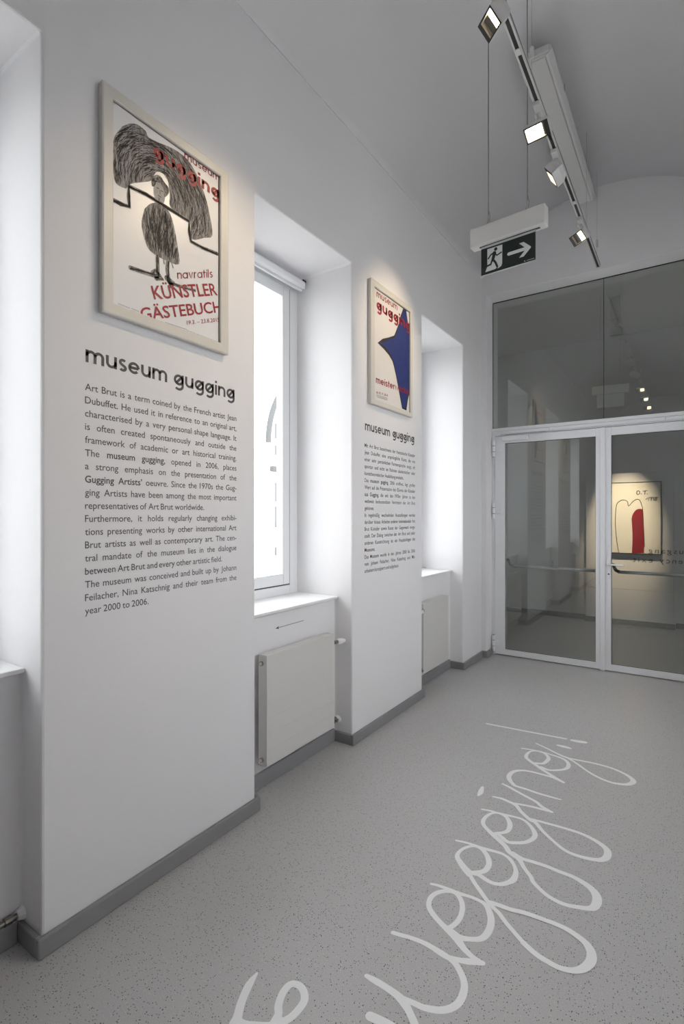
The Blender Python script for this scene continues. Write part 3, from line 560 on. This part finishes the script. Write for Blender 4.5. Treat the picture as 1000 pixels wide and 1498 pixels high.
# ================================================================ lamps
def spotlight(y, aim, label, x=1.138, power=16.0, roll=0.0, off=(0.0, -0.03, -0.13), size=(.128, .080), angle=62, part=.36, flip=False):
    root = empty('spotlight', (x, y, 3.75)); tag(root, label, 'spotlight', 'spotlights along the ceiling track')
    bm = boxes(((x - .019, y - .075, 3.722), (x + .019, y + .075, 3.7495)))
    adopt(obj('adapter', bm, 'lampw', bevel=0.004), root)
    hc = Vector((x, y, 3.75)) + Vector(off)
    n = (Vector(aim) - hc).normalized()
    u = n.cross(Vector((0, 0, 1))).normalized(); w = u.cross(n).normalized()
    if roll:
        r = Matrix.Rotation(roll, 3, n); u = r @ u; w = r @ w
    if flip: u, w = -u, -w
    B = Matrix((u, w, n)).transposed().to_4x4(); B.translation = hc
    def T(bm): bmesh.ops.transform(bm, matrix=B, verts=bm.verts); return bm
    a, b = size[0] / 2, size[1] / 2
    # housing: open box tapering to the back
    bm = bmesh.new()
    prof = [(-a, -b, .03), (a, -b, .03), (a, b, .03), (-a, b, .03)]
    mid = [(px_, py_, -.015) for px_, py_, _ in prof]; bk = [(px_*.72, py_*.62, -.045) for px_, py_, _ in prof]
    inn = [(px_ - math.copysign(.006, px_), py_ - math.copysign(.006, py_), .03) for px_, py_, _ in prof]
    inb = [(px_, py_, .005) for px_, py_, _ in inn]
    R = [[bm.verts.new(p) for p in q] for q in (bk, mid, prof, inn, inb)]
    bm.faces.new(R[0][::-1])
    for p, q in zip(R, R[1:]):
        for k in range(4): bm.faces.new((p[k], p[(k+1) % 4], q[(k+1) % 4], q[k]))
    bm.faces.new(R[4])
    head = adopt(obj('head', T(bm), 'lampw'), root)
    bm = boxes(((-a-.0005, -b-.0005, .0305), (a+.0005, -b+.006, .033)), ((-a-.0005, b-.006, .0305), (a+.0005, b+.0005, .033)),
               ((-a-.0005, -b+.006, .0305), (-a+.022, b-.006, .033)), ((a-.006, -b+.006, .0305), (a+.0005, b-.006, .033)))
    adopt(obj('bezel', T(bm), 'black'), root)
    adopt(obj('reflector', T(boxes(((-a+.0225, -b+.0065, .008), (-a+.0225+part*(2*a-.03), b-.0065, .012)))), 'reflector'), root)
    adopt(obj('lamp_glass', T(boxes(((-a+.023+part*(2*a-.03), -b+.0065, .008), (a-.0065, b-.0065, .014)))), 'glow'), root)
    bm = bmesh.new(); side = B @ Vector((0, 0, -.045))
    tube(bm, [Vector((x - .01, y, 3.724)), Vector((x - .01, y, 3.724)) * .35 + side * .65 + Vector((0, 0, .004)), side], [.017, .015, .012], 10)
    adopt(obj('arm', bm, 'lampw'), root)
    L_ = bpy.data.lights.new('spot', 'SPOT'); L_.energy = power; L_.color = (1.0, .78, .52)
    L_.spot_size = math.radians(angle); L_.spot_blend = 1.0; L_.shadow_soft_size = .008
    lo = bpy.data.objects.new('lamp_light', L_); COL.objects.link(lo)
    lo.location = hc + n * .05; lo.rotation_euler = n.to_track_quat('-Z', 'Y').to_euler()
    adopt(lo, root)
    return root

tr = empty('lighting_track', (1.138, 1.0, 3.77)); tag(tr, 'long white lighting track with a dark slot under the ceiling', 'lighting track')
adopt(obj('profile', boxes(((1.120, -4.0, 3.752), (1.156, 5.20, 3.786))), 'track', bevel=0.002), tr)
adopt(obj('slot', boxes(((1.130, -3.98, 3.7505), (1.147, 5.19, 3.7515))), 'slot'), tr)
adopt(obj('slot', boxes(((1.1565, -3.98, 3.762), (1.1575, 5.19, 3.768))), 'slot'), tr)
for y in (-3.1, -1.0, 1.1, 2.82, 4.55, 5.12):
    h = adopt(obj('cable_gripper', tubes(([(1.138, y, 3.905), (1.138, y, 3.965)], .010)), 'track', smooth=False), tr)
    obj('wire', tubes(([(1.138, y, 3.787), (1.138, y, 4.579)], .0008)), 'wire', h)
for y in (2.56, 3.13, 3.62, 4.02):
    adopt(obj('connector', boxes(((1.126, y - .02, 3.744), (1.152, y + .02, 3.7502))), 'track', bevel=0.003), tr)

spotlight(2.23, (0.0, 1.55, 2.40), 'track spotlight closest to the camera, large in the top of the picture', roll=-.30, power=29, angle=58, part=.42, flip=True)
spotlight(2.99, (1.05, 2.2, 2.6), 'track spotlight second from the camera, with the brightest face', power=9, part=.15)
spotlight(3.43, (0.0, 3.36, 2.80), 'track spotlight third from the camera, above the blue star poster', power=28, angle=50, part=.1, roll=.2)
spotlight(4.30, (0.35, 3.3, 2.5), 'track spotlight nearest the glass doors', power=8, part=.45, flip=True)
spotlight(1.15, (0.9, 3.1, 1.4), 'track spotlight overhead beside the camera', power=8)
spotlight(0.30, (1.5, 2.6, 1.2), 'track spotlight just behind the one overhead', power=5)
spotlight(-0.6, (1.0, 2.0, 1.4), 'track spotlight farthest behind the camera', power=5)
# spotlight of the far room, on the painting
spotlight(6.75, (1.08, 8.02, 1.38), 'spotlight of the far room aimed at the cream painting', x=1.12, power=430, angle=25)
adopt(obj('canopy', boxes(((1.07, 6.66, 3.7502), (1.17, 6.84, 3.9995))), 'lampw', bevel=0.004), [o for o in bpy.data.objects if o.name.startswith('spotlight')][-1])

fl = empty('ceiling_light', (1.01, 4.31, 4.5)); tag(fl, 'long unlit white fluorescent light fitting fixed to the ceiling', 'ceiling light')
bm = bmesh.new()
xl_, xr_, zb_ = 0.906, 1.113, 4.385
prof = [(xl_, zb_ + .058), (xl_, zb_ + .030), (xl_ + .020, zb_ + .004), (xl_ + .034, zb_), (xl_ + .040, zb_ + .010), (xr_ - .040, zb_ + .010), (xr_ - .034, zb_), (xr_ - .020, zb_ + .004), (xr_, zb_ + .030), (xr_, zb_ + .058)]
E0 = [bm.verts.new((x, 3.405, z)) for x, z in prof]; E1 = [bm.verts.new((x, 5.225, z)) for x, z in prof]
for k in range(len(prof)): bm.faces.new((E0[k], E0[(k+1) % len(prof)], E1[(k+1) % len(prof)], E1[k]))
bm.faces.new(E0[::-1]); bm.faces.new(E1)
adopt(obj('tray', bm, 'track', bevel=0.003), fl)
adopt(obj('end_cap', boxes(((xl_ + .01, 3.390, zb_ + .012), (xr_ - .01, 3.4045, zb_ + .058))), 'track', bevel=0.006), fl)
adopt(obj('end_cap', boxes(((xl_ + .01, 5.2255, zb_ + .012), (xr_ - .01, 5.240, zb_ + .058))), 'track', bevel=0.006), fl)
adopt(obj('diffuser', boxes(((xl_ + .042, 3.42, zb_ + .002), (xr_ - .042, 5.21, zb_ + .0098))), 'lampw', bevel=0.003), fl)
for y in (3.8, 4.8):
    adopt(obj('clip', boxes(((xr_ + .0005, y - .012, zb_ + .03), (xr_ + .005, y + .012, zb_ + .07))), 'metal'), fl)
    adopt(obj('ceiling_mount', boxes(((0.95, y - .05, zb_ + .0585), (1.07, y + .05, 4.575))), 'track'), fl)

# ---------------------------------------------------------------- hanging exit sign
ex = empty('exit_sign', (0.749, 3.169, 0.0), math.atan2(-.083, .996))
tag(ex, 'hanging emergency exit sign with running figure and arrow, dark face', 'exit sign')
def loc(o): o.parent = ex; return o
loc(obj('housing', boxes(((-.064, -.034, 3.172), (.397, .034, 3.293))), 'lampw', bevel=0.010, seg=3))
loc(obj('underside_slot', boxes(((-.01, -.012, 3.1705), (.36, .004, 3.1718))), 'gap'))
loc(obj('end_screw', tubes(([(-.052, -.0345, 3.185), (-.052, -.0365, 3.185)], .004)), 'metal'))
loc(obj('end_screw', tubes(([(.386, -.0345, 3.185), (.386, -.0365, 3.185)], .004)), 'metal'))
loc(obj('edge_light_plate', boxes(((0.0, -.004, 2.992), (.335, .004, 3.1704))), 'acrylic', bevel=0.001))
fc = loc(obj('sign_face', boxes(((0.0005, -.0062, 2.9935), (.3345, -.0045, 3.156))), 'signgreen'))
SP = lambda u, v, h: (u, -.0064 - h, 2.994 + v)
SIGN = dict(door=[(0.0404,0.1518),(0.1358,0.1512),(0.1347,0.0362),(0.1296,0.0232),(0.1142,0.0156),(0.0273,0.0135),(0.034,0.03),(0.0404,0.045)],
    torso=[(0.0853,0.115),(0.081,0.094),(0.0745,0.074)], arm1=[(0.0880,0.113),(0.1020,0.0960),(0.1290,0.1060)], arm2=[(0.083,0.117),(0.064,0.112),(0.0470,0.0920)],
    leg1=[(0.0770,0.078),(0.0930,0.055),(0.1036,0.028)], leg2=[(0.0720,0.0749),(0.0630,0.0520),(0.0300,0.0470)])
loc(flat('running_figure_panel', up_faces([SIGN['door']], SP, 0.0), 'signwhite'))
fig = ribbon(SIGN['torso'], [.024, .020, .018]) + ribbon(SIGN['arm1'], .009, False) + ribbon(SIGN['arm2'], .009, False)
fig2 = ribbon(SIGN['leg1'], .013, False) + ribbon(SIGN['leg2'], .012, False) + [arc(.0945, .1365, .0105, 0, 360, 20)[:-1]] + [[(.092, .014), (.104, .016), (.112, .024), (.098, .020)]]
loc(flat('running_figure', up_faces(fig, SP, 0.0003) + up_faces(fig2, SP, 0.0005), 'signgreen'))
arr = ribbon([(.176, .0805), (.292, .0805)], .020) 
arr2 = [[(.238, .1235), (.266, .1235), (.3075, .084), (.3075, .077), (.266, .0375), (.238, .0375), (.281, .0805)]]
loc(flat('arrow', up_faces(arr, SP, 0.0) + up_faces(arr2, SP, 0.0002), 'signwhite'))
loc(flat('maker_mark', up_faces(ribbon([(.285, .0085), (.327, .0085)], .0022) + [arc(.272, .0085, .0035, 0, 360, 10)[:-1]], SP, 0.0), 'signwhite'))
for x in (.045, .285):
    loc(obj('cable', tubes(([(x, 0, 3.36), (x, 0, 4.53 if x < .1 else 4.565)], .0036)), 'wire'))
    loc(obj('cable_fork', tubes(([(x, 0, 3.40), (x + .010, 0, 3.352), (x + .006, 0, 3.318), (x - .004, 0, 3.294)], .0022), ([(x, 0, 3.36), (x - .001, 0, 3.325), (x - .016, 0, 3.2945)], .0022)), 'wire'))
    loc(obj('cable_lug', tubes(([(x - .004, 0, 3.293), (x - .004, 0, 3.302)], .006)), 'metal'))

# ================================================================ radiators
def radiator(a, b, flip, label, group='flat panel radiators in the window niches'):
    r = empty('radiator', (-.08, (a + b) / 2, 0.15)); tag(r, label, 'radiator', group)
    z0, z1 = .150, .745
    bm = bmesh.new()
    N = 7; hgt = (z1 - z0) / N
    for k in range(N):
        box(bm, (-.0565, a, z0 + k * hgt + .0003), (-.050, b, z0 + (k + 1) * hgt - .0003))
    adopt(obj('front_panel', bm, 'rad'), r)
    adopt(obj('body', boxes(((-.108, a + .004, z0 + .004), (-.0508, b - .004, z1 - .008))), 'rad', bevel=0.002), r)
    adopt(obj('top_grille', boxes(((-.110, a + .001, z1 - .0075), (-.057, b - .001, z1))), 'rad', bevel=0.002), r)
    for yy in (a + .0038, b - .0038):
        adopt(obj('side_cover', boxes(((-.110, yy - .0036, z0), (-.057, yy + .0036, z1 - .008))), 'rad'), r)
    s = -1 if flip else 1
    e, o_ = (a, b) if flip else (b, a)
    for zz in (z1 - .045, z0 + .03):
        bm = tubes(([(-.085, o_ - s * .001, zz), (-.085, o_ - s * .010, zz)], .013))
        p = adopt(obj('plug', bm, 'dmetal'), r)
        obj('plug_cap', tubes(([(-.085, o_ - s * .010, zz), (-.085, o_ - s * .013, zz)], .008)), 'rad', p)
    adopt(obj('valve', tubes(([(-.052, e, .688), (-.052, e + s * .034, .687)], .012), ([(-.052, e + s * .020, .688), (-.135, e + s * .020, .688)], .009)), 'dmetal'), r)
    adopt(obj('thermostat_head', tubes(([(-.052, e + s * .034, .687), (-.052, e + s * .056, .686), (-.051, e + s * .090, .682), (-.050, e + s * .118, .678)], [.021, .022, .018, .010])), 'white', smooth=True), r)
    adopt(obj('lower_valve', tubes(([(-.070, e, .188), (-.070, e + s * .040, .188)], .012), ([(-.070, e + s * .030, .188), (-.095, e + s * .055, .170), (-.108, e + s * .060, .152)], .009), ([(-.070, e + s * .022, .188), (-.042, e + s * .030, .182)], .012)), 'dmetal'), r)
    adopt(obj('valve_cap', tubes(([(-.070, e + s * .040, .188), (-.070, e + s * .062, .187)], .015)), 'white'), r)
    return r
radiator(2.074, 2.708, False, 'white flat radiator below the arrow sticker, under the middle window')
radiator(4.035, 4.583, True, 'white flat radiator under the window nearest the glass doors')
radiator(0.090, 0.700, True, 'white flat radiator in the nearest niche, mostly out of the picture')
for (y, z, x, n_) in ((.889, .097, -.125, 'at the nearest window'), (2.839, .147, -.108, 'at the middle window')):
    c = empty('heating_pipe', (x, y, z)); tag(c, 'short metal heating pipe with white wall collar ' + n_, 'pipe', 'heating pipes at the radiators')
    adopt(obj('pipe', tubes(([(x, y - (.088 if y < 1 else .068), z), (x, y - .001, z)], .009)), 'dmetal', smooth=False), c)
    adopt(obj('nut', tubes(([(x, y - .062, z), (x, y - .040, z)], .0145)), 'dmetal'), c)
    adopt(obj('collar', tubes(([(x, y - .022, z), (x, y - .0005, z)], [.017, .024])), 'white'), c)

# arrow sticker on the wall above the radiator
st = flat('arrow_sticker', up_faces([[(2.262, .8492), (2.507, .8512), (2.507, .8542), (2.262, .8522)], [(2.244, .8505), (2.276, .8425), (2.270, .8508), (2.276, .8595)]], WP(-.1392), 0), 'greyink')
tag(st, 'thin dark arrow sticker on the wall above the middle radiator', 'sticker')

# ================================================================ framed posters
def picture_frame(name, label, y0, y1, z0, z1, iy0, iy1, iz0, iz1, paper):
    r = empty(name, (0.0, (y0 + y1) / 2, (z0 + z1) / 2)); tag(r, label, 'poster', 'framed exhibition posters')
    bm = bmesh.new()
    def corner(x, a, b, c, d): return [bm.verts.new(p) for p in ((x, a, c), (x, b, c), (x, b, d), (x, a, d))]
    mid = lambda p, q, t: p + (q - p) * t
    rings = [corner(.002, y0 + .002, y1 - .002, z0 + .002, z1 - .002), corner(.028, y0, y1, z0, z1), corner(.031, mid(y0, iy0, .12), mid(y1, iy1, .12), mid(z0, iz0, .12), mid(z1, iz1, .12)),
             corner(.029, mid(y0, iy0, .9), mid(y1, iy1, .9), mid(z0, iz0, .9), mid(z1, iz1, .9)), corner(.0265, iy0, iy1, iz0, iz1), corner(.012, iy0, iy1, iz0, iz1)]
    for p, q in zip(rings, rings[1:]):
        for k in range(4): bm.faces.new((p[k], p[(k+1) % 4], q[(k+1) % 4], q[k]))
    adopt(obj('frame', bm, 'frame'), r)
    adopt(obj('backing', boxes(((.0022, y0 + .006, z0 + .006), (.0118, y1 - .006, z1 - .006))), 'wall'), r)
    sheet = adopt(obj('poster', boxes(((.0120, iy0 - .012, iz0 - .012), (.0160, iy1 + .012, iz1 + .012))), paper), r)
    sheet['inset'] = 1
    bm = bmesh.new(); ring(bm, .0161, .0175, iy0 + .0002, iy1 - .0002, iz0 + .0002, iz1 - .0002, .0022)
    obj('inner_line', bm, 'darkbar', sheet)
    return r, sheet
def clip_poly(p, lo, hi, ax):
    for sgn, lim in ((1, lo), (-1, hi)):
        q = []
        for i in range(len(p)):
            a, b = p[i - 1], p[i]; da, db = sgn * (a[ax] - lim), sgn * (b[ax] - lim)
            if (da < 0) != (db < 0):
                t = da / (da - db); q.append(tuple(u + (v - u) * t for u, v in zip(a, b)))
            if db >= 0: q.append(b)
        p = q
        if len(p) < 3: return None
    return p
def printed(name, polys, m, sheet, h, lim):
    out = []
    for p in polys:
        q = clip_poly(list(p), lim[0] + .0005, lim[1] - .0005, 0)
        if q: q = clip_poly(q, lim[2] + .0005, lim[3] - .0005, 1)
        if q: out.append(q)
    return flat(name, up_faces(out, WP(.0160), h), m, sheet)
def line_of(text, bold, T, sx=None, extra=0.0):
    """built-in letters fitted to a measured base line"""
    load_words([(text, bold)]); ps, w = WORDS[(text, bold)]
    return place(ps, w, T[0], T[1], T[2], extra or CAP)
def logo_of(text, T, t=.19):
    ps, w = logo(text, t); return place(ps, w, T[0], T[1], T[2])
def lev(T, dz=0): return T

A = (1.092, 1.722, 2.254, 3.112, 1.137, 1.673, 2.2985, 3.0705)
pa, sa = picture_frame('framed_poster', 'framed poster with a charcoal drawing and red lettering, above the English text', *A, 'paper')
limA = A[4:]
rnd = random.Random(4)
def inside(pt, poly):
    x, y = pt; c = False
    for i in range(len(poly)):
        (x0, y0), (x1, y1) = poly[i-1], poly[i]
        if (y0 > y) != (y1 > y) and x < (x1-x0)*(y-y0)/(y1-y0)+x0: c = not c
    return c
PA = POSTER_A
mass = smooth_pts(PA['mass'] + [PA['mass'][0]], 3)[:-1]
printed('shaded_dome', [mass], 'char', sa, .0003, limA)
cen = (sum(p[0] for p in PA['face'])/len(PA['face']), sum(p[1] for p in PA['face'])/len(PA['face']))
def streaks(poly, n_, length, wid, mode, edge=.012):
    out = []; xs = [p[0] for p in poly]; zs = [p[1] for p in poly]
    while len(out) < n_:
        p = (rnd.uniform(min(xs), max(xs)), rnd.uniform(min(zs), max(zs)))
        if not inside(p, poly): continue
        if mode == 'round':
            a = math.atan2(p[1]-cen[1], (p[0]-cen[0])) + math.pi/2
        else: a = math.pi/2 + (p[0]-mode) * -2.2
        a += rnd.gauss(0, .12); l = rnd.uniform(.4, 1) * length
        curve = rnd.gauss(0, .25)
        pts = [(p[0] + math.cos(a+curve*t)*l*t, p[1] + math.sin(a+curve*t)*l*t) for t in (-.5, -.17, .17, .5)]
        if not (inside(pts[0], poly) and inside(pts[-1], poly)): continue
        out.append(ribbon(pts, [wid*.4, wid, wid, wid*.4], smooth=False, cap=False))
    return [q for s in out for q in s]
printed('dark_hatching', streaks(mass, 620, .075, .0024, 'round'), 'ink', sa, .0005, limA)
printed('light_hatching', streaks(mass, 260, .06, .0018, 'round'), 'paleink', sa, .0006, limA)
printed('hatched_coat', [smooth_pts(PA['body'] + [PA['body'][0]], 3)[:-1]], 'char', sa, .0003, limA)
bc = sum(p[0] for p in PA['body'])/len(PA['body'])
printed('coat_hatching', streaks(PA['body'], 210, .06, .0026, bc), 'ink', sa, .0005, limA)
printed('face', [smooth_pts(PA['face'] + [PA['face'][0]], 3)[:-1]], 'face', sa, .0007, limA)
printed('hair', [smooth_pts(PA['hair'] + [PA['hair'][0]], 3)[:-1]], 'char', sa, .0009, limA)
printed('hair_strokes', streaks(PA['hair'], 26, .02, .003, 'round'), 'ink', sa, .0011, limA)
fx, fz = cen
eyes = ribbon([(fx-.012, fz+.012), (fx-.004, fz+.013)], .003) + ribbon([(fx+.008, fz+.010), (fx+.016, fz+.010)], .003) + ribbon([(fx+.002, fz+.008), (fx+.003, fz-.006)], .002) + ribbon([(fx-.006, fz-.016), (fx+.008, fz-.017)], .003) + ribbon([(fx-.002, fz-.026), (fx-.001, fz-.052)], .003)
printed('features', eyes, 'ink', sa, .0010, limA)
printed('step_line', ribbon(PA['step'], .017, smooth=False), 'char', sa, .0008, limA)
printed('ground_line', ribbon(PA['ground1'], .017, smooth=False), 'char', sa, .0008, limA)
lines = []
for k, w in (('leg1', .017), ('leg2', .018), ('foot1', .018), ('foot2', .024), ('ground2', .014), ('tail', .006), ('tail2', .005)): lines += ribbon(PA[k], w, smooth=False)
printed('drawn_limbs', lines, 'char', sa, .0008, limA)
printed('step_shading', sum([ribbon([(x + rnd.gauss(0, .003), z + rnd.gauss(0, .003)) for x, z in PA[k]], .0045, smooth=False) for k in ('step', 'step', 'step', 'step', 'leg1', 'leg2', 'ground1', 'leg1', 'leg2', 'ground1', 'ground2', 'foot1')], []), 'ink', sa, .0010, limA)
printed('red_museum', logo_of('museum', PA['museum'], .19), 'red', sa, .0012, limA)
printed('red_gugging', logo_of('gugging', PA['gugging'], .28), 'red', sa, .0012, limA)
printed('red_artist_line', logo_of('navratils', PA['navratils'], .17), 'red', sa, .0012, limA)
printed('red_title', line_of('KÜNSTLER', True, PA['kunstler']) + line_of('GÄSTEBUCH', True, PA['gaste']), 'red', sa, .0012, limA)
printed('red_dates', line_of('19.3. – 23.8.2015', False, PA['date']), 'red', sa, .0012, limA)

def tiny(seg, seed, w=.0035):
    r = random.Random(seed); (a, b) = seg; out = []; t = 0
    while t < 1:
        l = r.uniform(.02, .09); e = min(1, t + l)
        out += ribbon([(a[0]+(b[0]-a[0])*t, a[1]+(b[1]-a[1])*t), (a[0]+(b[0]-a[0])*e, a[1]+(b[1]-a[1])*e)], w, False, False); t = e + r.uniform(.01, .02)
    return out
printed('fine_print', sum([tiny(s, i, .0028) for i, s in enumerate(PA['small'])], []), 'paleink', sa, .0012, limA)

Bq = (3.032, 3.668, 2.264, 3.120, 3.085, 3.634, 2.298, 3.078)
pb, sb = picture_frame('framed_poster', 'framed poster with a large blue star shape, above the German text', *Bq, 'paper2')
limB = Bq[4:]; PB = POSTER_B
printed('blue_star', [PB['star']], 'blue', sb, .0003, limB)
printed('star_outline', ribbon(PB['star'] + [PB['star'][0]], [.010]*5 + [.016]*3 + [.026]*2 + [.026]*2 + [.014]*12 + [.008]*12, smooth=False), 'ink', sb, .0005, limB)
printed('red_museum', logo_of('museum', PB['museum'], .21), 'red', sb, .0009, limB)
printed('red_gugging', logo_of('gugging', PB['gugging'], .28), 'red', sb, .0009, limB)
printed('red_title', logo_of('meisterwerke', PB['meister'], .23), 'red', sb, .0009, limB)
printed('red_date', line_of('ab 03. 9. 2014', False, PB['date']), 'red', sb, .0009, limB)
printed('fine_print', sum([tiny(s, i + 20, .004) for i, s in enumerate(PB['small'])], []), 'paleink', sb, .0009, limB)

# ================================================================ wall lettering
EN = ["Art Brut is a term coined by the French artist Jean", "Dubuffet. He used it in reference to an original art,", "characterised by a very personal shape language. It",
 "is often created spontaneously and outside the", "framework of academic or art historical training.", "The *museum *gugging, opened in 2006, places", "a strong emphasis on the presentation of the",
 "*Gugging *Artists’ oeuvre. Since the 1970s the Gug-", "ging Artists have been among the most important", "representatives of Art Brut worldwide.|", "Furthermore, it holds regularly changing exhibi-",
 "tions presenting works by other international Art", "Brut artists as well as contemporary art. The cen-", "tral mandate of the museum lies in the dialogue", "between Art Brut and every other artistic field.|",
 "The museum was conceived and built up by Johann", "Feilacher, Nina Katschnig and their team from the", "year 2000 to 2006.|"]
DE = ["Mit Art Brut bezeichnete der französische Künstler", "Jean Dubuffet eine ursprüngliche Kunst, die von", "einer sehr persönlichen Formensprache zeugt, oft", "spontan und nicht im Rahmen akademischer oder",
 "kunsttheoretischer Ausbildung entsteht.|", "Das *museum *gugging, 2006 eröffnet, legt großen", "Wert auf die Präsentation des Œuvres der *Künstler", "*aus *Gugging, die seit den 1970er Jahren zu den",
 "weltweit bedeutendsten Vertretern der Art Brut", "gehören.|", "In regelmäßig wechselnden Ausstellungen werden", "darüber hinaus Arbeiten anderer internationaler Art", "Brut Künstler sowie Kunst der Gegenwart vorge-",
 "stellt. Der Dialog zwischen der Art Brut und jeder", "anderen Kunstrichtung ist ein Hauptanliegen des", "Museums.|", "Das Museum wurde in den Jahren 2000 bis 2006", "von Johann Feilacher, Nina Katschnig und Mit-", "arbeitern konzipiert und aufgebaut.|"]
def parse(l):
    return [((w[1:] if w[0] == '*' else w), w[0] == '*') for w in l.rstrip('|').split()]
load_words(sorted({p for l in EN + DE for p in parse(l)}))
EM = .0250 / CAP
def text_block(label, lines_, y0, y1, z_first, pitch, em, xs_, title):
    r = empty('wall_lettering', (0.0, (y0 + y1) / 2, z_first - pitch * 9)); tag(r, label, 'wall text', 'wall texts below the posters')
    for wd_, (q0, q1) in zip(('museum', 'gugging'), title):
        ps, w = logo(wd_, .225, .13)
        adopt(flat('title_word', up_faces(place(ps, w, q0, q1, (q0[0], q0[1] + .0465)), WP(.0), .0006), 'greyink'), r)
    for i, l in enumerate(lines_):
        ws = parse(l); W = y1 - y0
        tot = sum(WORDS[k][1] for k in ws) * em * xs_; sx = xs_
        gap = (W - tot) / max(1, len(ws) - 1)
        if l.endswith('|'): gap = .25 * em
        elif gap < .17 * em:
            sx = xs_ * (W - .17 * em * (len(ws) - 1)) / tot; gap = .17 * em
        polys = []; x = y0; z = z_first - pitch * i
        for k in ws:
            pp, wd = WORDS[k]
            polys += [[(x + u * em * sx, z + v * em) for u, v in p] for p in pp]
            x += wd * em * sx + gap
        adopt(flat('text_line', up_faces(polys, WP(.0), .0006), 'greyink'), r)
    return r
text_block('dark grey English wall text below the charcoal drawing poster', EN, 1.042, 1.800, 1.957, .0482, EM, .98, (((1.044, 2.060), (1.399, 2.060)), ((1.433, 2.060), (1.788, 2.060))))
text_block('dark grey German wall text below the blue star poster', DE, 2.994, 3.768, 1.963, .0475, EM, .98, (((2.999, 2.078), (3.352, 2.078)), ((3.390, 2.078), (3.752, 2.078))))

# ================================================================ floor lettering
def floor_faces(polys, h):       # the sheet rises a hair along a stroke, so that it lies over itself where it crosses
    out = []; q = [p for p in polys if len(p) == 4]
    for k, p in enumerate(q):
        a, b = h + 8e-6 * k, h + 8e-6 * (k + 1)
        f = [(p[0][0], p[0][1], a), (p[1][0], p[1][1], a), (p[2][0], p[2][1], b), (p[3][0], p[3][1], b)]
        out.append(f)
    for e, p in zip((h, h + 8e-6 * len(q)), [p for p in polys if len(p) != 4]):
        out.append([(x, y, e) for x, y in p])
    return [f if sum(f[i-1][0]*f[i][1]-f[i][0]*f[i-1][1] for i in range(len(f))) > 0 else f[::-1] for f in out]
fr = empty('floor_lettering', (1.2, 2.2, 0.0)); tag(fr, 'white handwritten lettering stuck on the grey speckled floor', 'floor lettering')
for i, (w, pts) in enumerate(FLOOR_STROKES):
    nm = 'dot' if (len(pts) == 3 or i == 16) else 'letter_stroke'
    adopt(flat(nm, floor_faces(ribbon(pts, w), .0005 + .0001 * (i % 5)), 'vinyl'), fr)

# ================================================================ outside
struct(obj('ground', boxes(((-30, -25, -0.9), (30, 40, -0.7))), 'ground'))
bd = empty('building', (-8.0, 13.2, -0.7)); tag(bd, 'pale neighbouring building with a grey arch, seen through the middle window', 'building')
adopt(obj('wall', boxes(((-8.6, 9.2, -0.7), (-8.0, 19.0, 9.0))), 'facade'), bd)
def arch_band(cy_, cz, r0, r1, x0, x1, a0=0, a1=180, n=40):
    bm = bmesh.new(); q = []
    for k in range(n + 1):
        a = math.radians(a0 + (a1 - a0) * k / n); c, s = math.cos(a), math.sin(a)
        q.append([bm.verts.new((x, cy_ + r * c, cz + r * s)) for x, r in ((x0, r0), (x1, r0), (x1, r1), (x0, r1))])
    for p, r in zip(q, q[1:]):
        for k in range(4): bm.faces.new((p[k], p[(k+1) % 4], r[(k+1) % 4], r[k]))
    bm.faces.new(q[0]); bm.faces.new(q[-1][::-1]); return bm
adopt(obj('arch_moulding', arch_band(13.19, 3.54, 2.26, 2.40, -7.9995, -7.92), 'archgrey'), bd)
def pane_in_arch(y0, y1, z0, z1):
    f = adopt(obj('window', boxes(((-7.9995, y0, z0), (-7.985, y1, z1))), 'facade'), bd)
    obj('pane', boxes(((-7.9845, y0 + .03, z0 + .03), (-7.975, y1 - .03, z1 - .03))), 'bglass', f)
for (y0, y1) in ((11.13, 11.95), (12.05, 12.95), (13.05, 13.95)):
    for (z0, z1) in ((3.66, 4.15 if y0 < 12 else 5.1), (3.18, 3.52), (1.86, 2.46), (1.12, 1.78), (0.32, 0.62)): pane_in_arch(y0, y1, z0, z1)
adopt(obj('ledge', boxes(((-7.9995, 10.97, 2.74), (-7.86, 15.4, 2.88))), 'archgrey'), bd)
for o in bpy.data.objects:          # strokes and print too small to pick apart one by one
    if any(o.name.startswith(n_) for n_ in ('dark_hatching', 'light_hatching', 'coat_hatching', 'hair_strokes', 'step_shading', 'fine_print')): o['kind'] = 'stuff'
